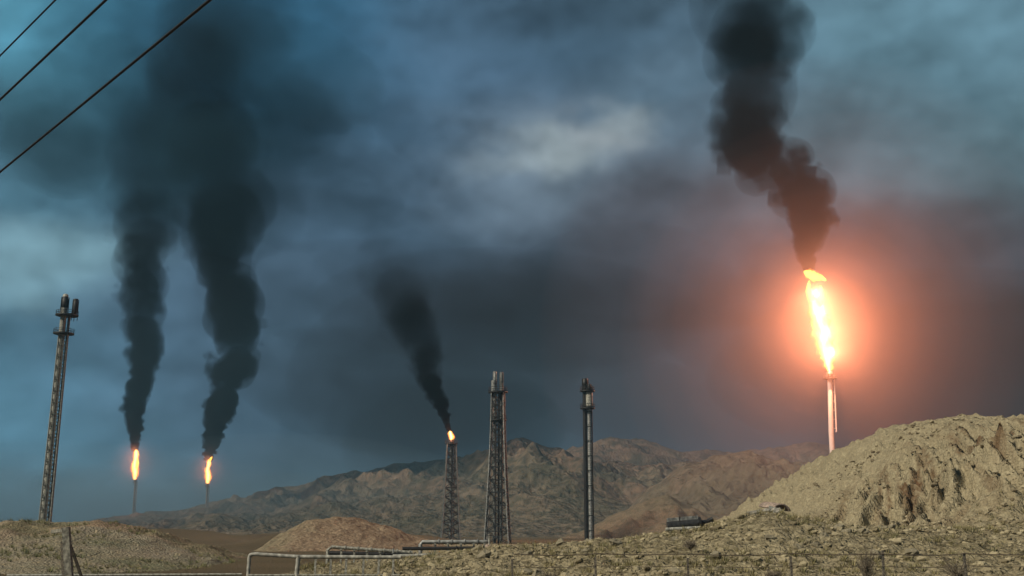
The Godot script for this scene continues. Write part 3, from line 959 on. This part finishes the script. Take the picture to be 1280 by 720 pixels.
func build_pipes() -> void:
	# the white guard frame near the road, left of the bank
	var o := thing("pipe_rail", "white pipe rail with an open gate-like bay at its left end", "railing", Vector3(-13.7, -0.35, -60))
	var top := smooth_path([Vector3(0, 0, 0), Vector3(0.01, 0.7, 0), Vector3(0.03, 1.28, 0), Vector3(0.14, 1.40, 0), Vector3(0.4, 1.42, 0)], 6)
	top.append(Vector3(2.5, 1.29, 0))
	top.append(Vector3(7.9, 1.26, 0))
	var r := []
	for p in top:
		r.append(0.1)
	put("top_pipe", sweep(top, r, 14), M.white_paint, o)
	put("upright", sweep([Vector3(2.5, 0, 0), Vector3(2.58, 1.36, 0)], [0.12, 0.12], 14), M.white_paint, o)
	for x in [3.45, 4.25, 5.05, 5.95, 6.75, 7.5]:
		bar("upright", Vector3(x, 0, 0), Vector3(x + 0.03, 1.18, 0), 0.11, M.grimy_white, o)
	rod("lower_pipe", Vector3(0, 0.36, 0.05), Vector3(7.9, 0.36, 0.05), 0.055, M.grimy_white, o)
	o = thing("ground_pipe", "thin pale pipe lying along the ground before the left mound", "pipe", Vector3(-26, -0.1, -59.5))
	put("pipe", sweep([Vector3(0, 0.12, 0), Vector3(6, 0.14, 0), Vector3(12.1, 0.17, 0)], [0.06, 0.06, 0.06], 10), M.grimy_white, o)
	for x in [0.5, 3.4, 6.3, 9.2, 11.9]:
		put("block", box_mesh, M.concrete, o, Transform3D(Basis.from_scale(Vector3(0.3, 0.3, 0.3)), Vector3(x, -0.08, 0)))

	pipe_run("pipeline", "pale pipeline on low supports before the orange mound", [Vector3(-14.1, -0.3, -88), Vector3(-14.1, 0.85, -88), Vector3(-13.8, 1.08, -88), Vector3(-7.6, 0.66, -88)], 0.13, M.grimy_white, [0.12, 0.28, 0.44, 0.6, 0.76, 0.92], -0.3)
	pipe_run("pipeline", "dark pipeline close under the pale one before the orange mound", [Vector3(-14.3, 0.62, -88.8), Vector3(-11, 0.55, -88.8), Vector3(-7.0, 0.40, -88.8)], 0.16, M.black_pipe, [0.2, 0.5, 0.8], -0.3)
	pipe_run("pipeline", "raised grey pipe bridge at the foot of the lattice towers", [Vector3(-7.25, -0.3, -91), Vector3(-7.25, 1.22, -91), Vector3(-7.1, 1.42, -91), Vector3(-2.0, 1.44, -91)], 0.16, M.pale_steel, [0.2, 0.4, 0.6, 0.8, 0.97], -0.3)
	pipe_run("pipeline", "black pipe running under the grey pipe bridge", [Vector3(-8.6, 0.92, -90.4), Vector3(-5, 0.95, -90.4), Vector3(-1.6, 0.98, -90.4)], 0.14, M.black_pipe, [0.1, 0.5, 0.85], -0.3)
	pipe_run("pipeline", "long pale pipe sinking behind the rocky bank", [Vector3(-8.9, 0.44, -86), Vector3(-5, 0.56, -86), Vector3(-1.2, 0.68, -86)], 0.12, M.white_paint, [0.1, 0.4, 0.7], -0.3)
	o = thing("pump_box", "low dark equipment box among the pipes left of the pipe bridge", "box", Vector3(-8.6, -0.3, -87.2))
	put("housing", box_mesh, M.dark_steel, o, Transform3D(Basis.from_scale(Vector3(1.5, 0.85, 0.9)), Vector3(0, 0.42, 0)))
	put("lid", box_mesh, M.black_pipe, o, Transform3D(Basis.from_scale(Vector3(1.62, 0.07, 1.02)), Vector3(0, 0.885, 0)))
	rod("outlet", Vector3(0.75, 0.5, 0.1), Vector3(1.7, 0.42, 0.1), 0.12, M.steel, o)
	rod("outlet", Vector3(-0.75, 0.6, 0.1), Vector3(-1.5, 0.62, 0.1), 0.1, M.grimy_white, o)
	rod("vent", Vector3(-0.4, 0.9, 0), Vector3(-0.4, 1.3, 0), 0.06, M.pale_steel, o)
	o = thing("valve_post", "short pale valve post at the right end of the pipe bridge", "valve", Vector3(-1.78, 0.2, -90.5))
	rod("post", Vector3(0, 0, 0), Vector3(0, 1.85, 0), 0.08, M.white_paint, o)
	put("valve_body", sweep([Vector3(-0.32, 0.82, 0), Vector3(-0.12, 0.86, 0), Vector3(0.1, 0.8, 0), Vector3(0.3, 0.6, 0)], [0.2, 0.24, 0.24, 0.16], 14), M.pink_concrete, o)
	var wheel := TorusMesh.new()
	wheel.outer_radius = 0.24
	wheel.inner_radius = 0.19
	put("hand_wheel", wheel, M.dark_steel, o, Transform3D(Basis(), Vector3(0, 1.72, 0)))

	# the cut-off pipe on the crest of the bank
	o = thing("capped_pipe", "short thick black capped pipe lying on the crest of the bank", "pipe", Vector3(11.5, 1.9, -85))
	put("barrel", sweep([Vector3(0, 0.72, 0), Vector3(2.35, 0.92, 0)], [0.33, 0.33], 22), M.black_top, o)
	bar("sheen_plate", Vector3(0.02, 1.07, 0), Vector3(2.33, 1.27, 0), 0.09, M.pale_steel, o, 0.46)  # pale plate added as the sky's reflection on the barrel top
	put("flange", sweep([Vector3(2.35, 0.92, 0), Vector3(2.55, 0.94, 0)], [0.46, 0.46], 22), M.black_pipe, o)
	put("neck", sweep([Vector3(2.55, 0.94, 0), Vector3(2.75, 0.97, 0), Vector3(3.05, 1.05, 0), Vector3(3.45, 1.25, 0)], [0.3, 0.2, 0.17, 0.2], 16), M.black_pipe, o)
	rod("vent", Vector3(0.95, 1.0, 0), Vector3(0.95, 1.42, 0), 0.07, M.dark_steel, o)
	for x in [0.3, 1.2, 2.1]:
		put("cradle", box_mesh, M.concrete, o, Transform3D(Basis.from_scale(Vector3(0.35, 0.9, 0.6)), Vector3(x, 0.05, 0)))
	o = thing("lower_pipe", "pale pipe lying just below the thick black capped pipe", "pipe", Vector3(11.3, 2.08, -84.2))
	put("pipe", sweep([Vector3(0, 0.30, 0), Vector3(2.6, 0.42, 0)], [0.14, 0.14], 14), M.white_paint, o)

	# broken concrete by the foot of the mound
	var st := SurfaceTool.new()
	st.begin(Mesh.PRIMITIVE_TRIANGLES)
	var n := 14
	for i in n:
		var a0 := PI * (0.08 + 0.80 * i / n)
		var a1 := PI * (0.08 + 0.80 * (i + 1) / n)
		var q := []
		for a in [a0, a1]:
			for rr in [0.75, 0.58]:
				for z in [-0.9, 0.9]:
					q.append(Vector3(cos(a) * rr, sin(a) * rr * 0.8, z))
		for f in [[0, 4, 1, 1, 4, 5], [2, 3, 6, 6, 3, 7], [1, 5, 3, 3, 5, 7], [0, 2, 4, 4, 2, 6]]:
			for k in f:
				st.add_vertex(q[k])
		if i == 0:
			for k in [0, 1, 2, 2, 1, 3]:
				st.add_vertex(q[k])
		if i == n - 1:
			for k in [4, 6, 5, 5, 6, 7]:
				st.add_vertex(q[k])
	st.generate_normals()
	var base := hillside(17.9, 78.0)
	o = thing("broken_culvert", "broken arch of pinkish concrete pipe beside the mound's foot", "pipe", Vector3(17.9, base + 0.3, -78))
	o.rotation = Vector3(0.1, 0.35, -0.08)
	put("shell", st.commit(), M.pink_concrete, o)
	var slab := tag_mesh("concrete_slab", box_mesh, M.concrete, Transform3D(Basis.from_euler(Vector3(0.1, 0.3, 0.16)) * Basis.from_scale(Vector3(1.7, 0.16, 1.0)), Vector3(16.8, hillside(16.8, 77.0) + 0.35, -77.0)))
	tag(slab, "flat concrete slab tilted beside the broken pink pipe", "slab")
	slab = tag_mesh("concrete_slab", box_mesh, M.grimy_white, Transform3D(Basis.from_euler(Vector3(0.5, -0.2, -0.35)) * Basis.from_scale(Vector3(0.9, 0.14, 1.2)), Vector3(17.6, hillside(17.6, 76.2) + 0.15, -76.2)))
	tag(slab, "pale slab leaning below the broken pink pipe", "slab")

	# concrete corner post, left
	o = thing("corner_post", "leaning pale concrete fence post with dark bars for its shaded sides, far left", "post", Vector3(-19.15, -0.5, -50))
	put("post", box_mesh, M.concrete, o, along(Vector3(0.12, 0, 0), Vector3(-0.32, 2.9, 0), 0.3, 0.24))
	bar("arm", Vector3(-0.35, 2.78, 0), Vector3(-1.9, 2.72, -2.5), 0.15, M.concrete, o)
	bar("shade_bar", Vector3(-0.28, 2.4, -0.25), Vector3(0.42, 0, -1.2), 0.1, M.post_wood, o)  # dark bars painted in as shade along the post's sides
	bar("shade_bar", Vector3(-0.42, 2.3, 0), Vector3(-0.12, 0.1, 0.1), 0.12, M.post_wood, o)

	# wire fence along the foot of the bank
	var posts := [0.05, 3.3, 6.85, 10.9, 14.46, 17.72, 21.0, 24.3]
	for i in posts.size():
		var x: float = posts[i]
		var h: float = [1.62, 1.7, 1.66, 1.72, 1.95, 1.86, 1.8, 1.8][i]
		var f := thing("fence_post", FENCE[i], "fence post", Vector3(x, -0.45, -45), "posts of the wire fence under the bank")
		bar("post", Vector3(0, 0, 0), Vector3(rng.randf_range(-0.06, 0.06), h, 0), 0.085, M.post_wood, f)
	for k in 3:
		var y: float = [1.36, 0.9, 0.45][k]
		var w := thing("fence_wire", ["topmost strand of the wire fence under the rocky bank", "middle strand of the wire fence under the rocky bank", "lowest strand of the wire fence under the rocky bank"][k], "wire", Vector3(0.05, y, -44.93), "strands of the wire fence")
		var pts := []
		var rad := []
		for i in posts.size() - 1:
			for q in 6:
				var u := q / 6.0
				pts.append(Vector3(lerpf(posts[i], posts[i + 1], u) - 0.05, -0.05 * sin(u * PI) + 0.02 * (i % 2), 0))
				rad.append([0.018, 0.01, 0.008][k])
		pts.append(Vector3(posts[-1] - 0.05, 0, 0))
		rad.append(0.02)
		put("strand", sweep(pts, rad, 6), M.rust_wire, w)

	# overhead cables, upper left
	var cables := [[Vector3(-9.9, 9, -20.68), Vector3(-3.95, 9, -13.51), 0.021, "thickest overhead cable, lowest in the sky of the three"], [Vector3(-8.25, 9, -16.98), Vector3(-5.31, 9, -13.51), 0.018, "middle overhead cable of the three"], [Vector3(-7.49, 9, -15.28), Vector3(-5.97, 9, -13.51), 0.012, "thinnest overhead cable, nearest the upper left corner"]]
	for c in cables:
		var dir: Vector3 = (c[1] - c[0]).normalized()
		var a: Vector3 = c[0] - dir * 60.0
		var q := tag_mesh("overhead_cable", sweep([Vector3.ZERO, dir * 60.0, dir * 75.0, dir * 130.0], [c[2], c[2], c[2], c[2]], 8), M.wire, Transform3D(Basis(), a))
		tag(q, c[3], "cable", "overhead cables")

const FENCE := ["fence post below the foot of the plain twin pipe stack's left side", "fence post just left of the twin pipe stack", "fence post beneath the thick black capped pipe", "fence post beneath the broken pink pipe", "fence post with a dry shrub's crown behind its top, left one of two", "fence post before the widest dry shrub", "fence post next to the right edge", "fence post outside the right edge"]

func tag_mesh(called: String, mesh: Mesh, m: Material, t: Transform3D) -> MeshInstance3D:
	return put(called, mesh, m, self, t)

func build_small() -> void:
	# stones
	var rocks := []
	for k in 4:
		rocks.append(rock_mesh(k + 1, 0.7))
	var spots := [[], [], [], []]
	var cols := [[], [], [], []]
	for i in 6000:
		var d := 50.0 + 36.0 * pow(rng.randf(), 0.8)
		var x := rng.randf_range(-9.0, 34.0) * d / 75.0
		if n_mid.get_noise_2d(x * 1.2 + 500.0, d * 1.2) < -0.05 + 0.25 * rng.randf() - 0.25 * hump((d - 66.0) / 8.0):
			continue
		var s := 0.05 + 0.21 * pow(rng.randf(), 2.8)
		var k := rng.randi() % 4
		var b := Basis.from_euler(Vector3(rng.randf_range(-0.4, 0.4), rng.randf() * TAU, rng.randf_range(-0.4, 0.4))) * Basis.from_scale(Vector3(s * rng.randf_range(0.8, 1.5), s, s))
		spots[k].append(Transform3D(b, Vector3(x, hillside(x, d) + s * 0.15, -d)))
		var c := lin(196, 184, 150).lerp(lin(122, 112, 86), rng.randf())
		cols[k].append(c)
	for i in 5200:
		var d := rng.randf_range(84.0, 122.0)
		var x := rng.randf_range(19.0, 52.0)
		if n_mid.get_noise_2d(x * 0.8 + 100.0, d * 0.8) < rng.randf_range(-0.3, 0.3) + 0.15 * hump((d - 92.0) / 12.0):
			continue
		var s := 0.06 + 0.22 * pow(rng.randf(), 3.0)
		var k := rng.randi() % 4
		spots[k].append(Transform3D(Basis.from_euler(Vector3(rng.randf_range(-0.5, 0.5), rng.randf() * TAU, 0.0)) * Basis.from_scale(Vector3(s * rng.randf_range(0.8, 1.5), s, s)), Vector3(x, hillside(x, d) + s * 0.1, -d)))
		cols[k].append(lin(192, 180, 148).lerp(lin(112, 98, 74), rng.randf()))
	for k in 4:
		scatter("rubble", ["pale angular rubble strewn over the bank", "tan rubble strewn over the bank", "flat rubble strewn over the bank", "small rubble strewn over the bank"][k], rocks[k], M.stone, spots[k], cols[k])
	for i in 40:
		var d := rng.randf_range(56.0, 82.0)
		var x := rng.randf_range(-5.0, 27.0) * d / 75.0
		var s := rng.randf_range(0.22, 0.42)
		var o := tag_mesh("boulder", rocks[i % 4], M.boulder, Transform3D(Basis.from_euler(Vector3(rng.randf_range(-0.3, 0.3), rng.randf() * TAU, rng.randf_range(-0.3, 0.3))) * Basis.from_scale(Vector3(s * rng.randf_range(1.0, 1.5), s, s)), Vector3(x, hillside(x, d) + s * 0.1, -d)))
		var bearing := x / d
		var near := "before the pipe bridge"
		for w in [[-0.02, "under the larger lattice tower"], [0.03, "left of the twin pipe stack"], [0.075, "below the twin pipe stack"], [0.13, "left of the capped pipe"], [0.175, "below the capped pipe"], [0.22, "right of the capped pipe"], [0.26, "below the broken pink pipe"], [0.31, "below the great flare stack"], [0.36, "below the gullies of the mound"]]:
			if bearing > w[0]:
				near = w[1]
		tag(o, "%s tan boulder %s %s" % ["large" if s > 0.35 else ("middling" if s > 0.28 else "smaller"), "high on the bank" if d > 73.0 else ("midway up the bank" if d > 64.0 else "low on the bank"), near], "boulder", "boulders on the rocky bank")
	for i in 9:
		var x := 17.2 + rng.randf_range(-0.9, 1.0)
		var d := rng.randf_range(73.5, 76.5)
		var s := rng.randf_range(0.16, 0.34)
		var o := tag_mesh("boulder", rocks[i % 4], M.pale_boulder, Transform3D(Basis.from_euler(Vector3(rng.randf_range(-0.5, 0.5), rng.randf() * TAU, 0)) * Basis.from_scale(Vector3(s * 1.3, s, s)), Vector3(x, hillside(x, d) + s * 0.3, -d)))
		tag(o, "%s pale grey rock %s of the heap under the broken pink pipe" % ["large" if s > 0.25 else "small", "at the left" if x < 16.8 else ("in the middle" if x < 17.6 else "at the right")], "rock", "rocks heaped under the broken pink pipe")
	# dry grass and low scrub
	var tufts := tuft_mesh(5)
	var gs := []
	var gc := []
	for i in 5000:
		var d := 46.0 + 44.0 * pow(rng.randf(), 0.9)
		var x := rng.randf_range(-14.0, 36.0) * d / 75.0
		if n_big.get_noise_2d(x * 4.0, d * 4.0) + 0.5 * n_mid.get_noise_2d(x, d) < rng.randf_range(-0.2, 0.5):
			continue
		var s := rng.randf_range(0.5, 1.2)
		gs.append(Transform3D(Basis(Vector3.UP, rng.randf() * TAU).scaled(Vector3(s, s * 0.8, s)), Vector3(x, hillside(x, d), -d)))
		gc.append(lin(138, 128, 90).lerp(lin(100, 98, 64), rng.randf()))
	scatter("dry_grass", "thin olive grass and scrub growing over the bank", tufts, M.grass, gs, gc)
	gs = []
	gc = []
	for i in 2600:
		var d := rng.randf_range(57.0, 106.0)
		var x := rng.randf_range(-50.0, -24.0) * d / 110.0
		if n_big.get_noise_2d(x * 4.0, d * 4.0) < rng.randf_range(-0.15, 0.4):
			continue
		var s := rng.randf_range(0.5, 1.3)
		gs.append(Transform3D(Basis(Vector3.UP, rng.randf() * TAU).scaled(Vector3(s, s * 0.7, s)), Vector3(x, left_mound(x, d), -d)))
		gc.append(lin(126, 120, 82).lerp(lin(92, 100, 62), rng.randf()))
	scatter("dry_grass", "thin grass growing on the left mound", tufts, M.grass, gs, gc)
	# dry shrubs at the fence
	var shrubs := [
		[14.6, 47.5, 2.0, 0.9, "round crowned dry shrub rising behind a fence post below the mound"], [18.7, 48.5, 1.7, 1.7, "widest dry shrub, right end of the fence"], [11.3, 50.0, 0.8, 0.8, "low dry shrub below the broken pink pipe"],
		[7.6, 50.0, 0.7, 0.7, "small dry shrub below the thick black capped pipe"], [1.6, 49.0, 0.9, 1.0, "dense dry shrub before the twin pipe stack"], [9.6, 62.0, 0.7, 0.9, "dark shrub high on the bank under the capped pipe"],
	]
	for i in shrubs.size():
		var s = shrubs[i]
		shrub(s[4], Vector3(s[0], hillside(s[0], s[1]), -s[1]), s[2], s[3], 100 + i)
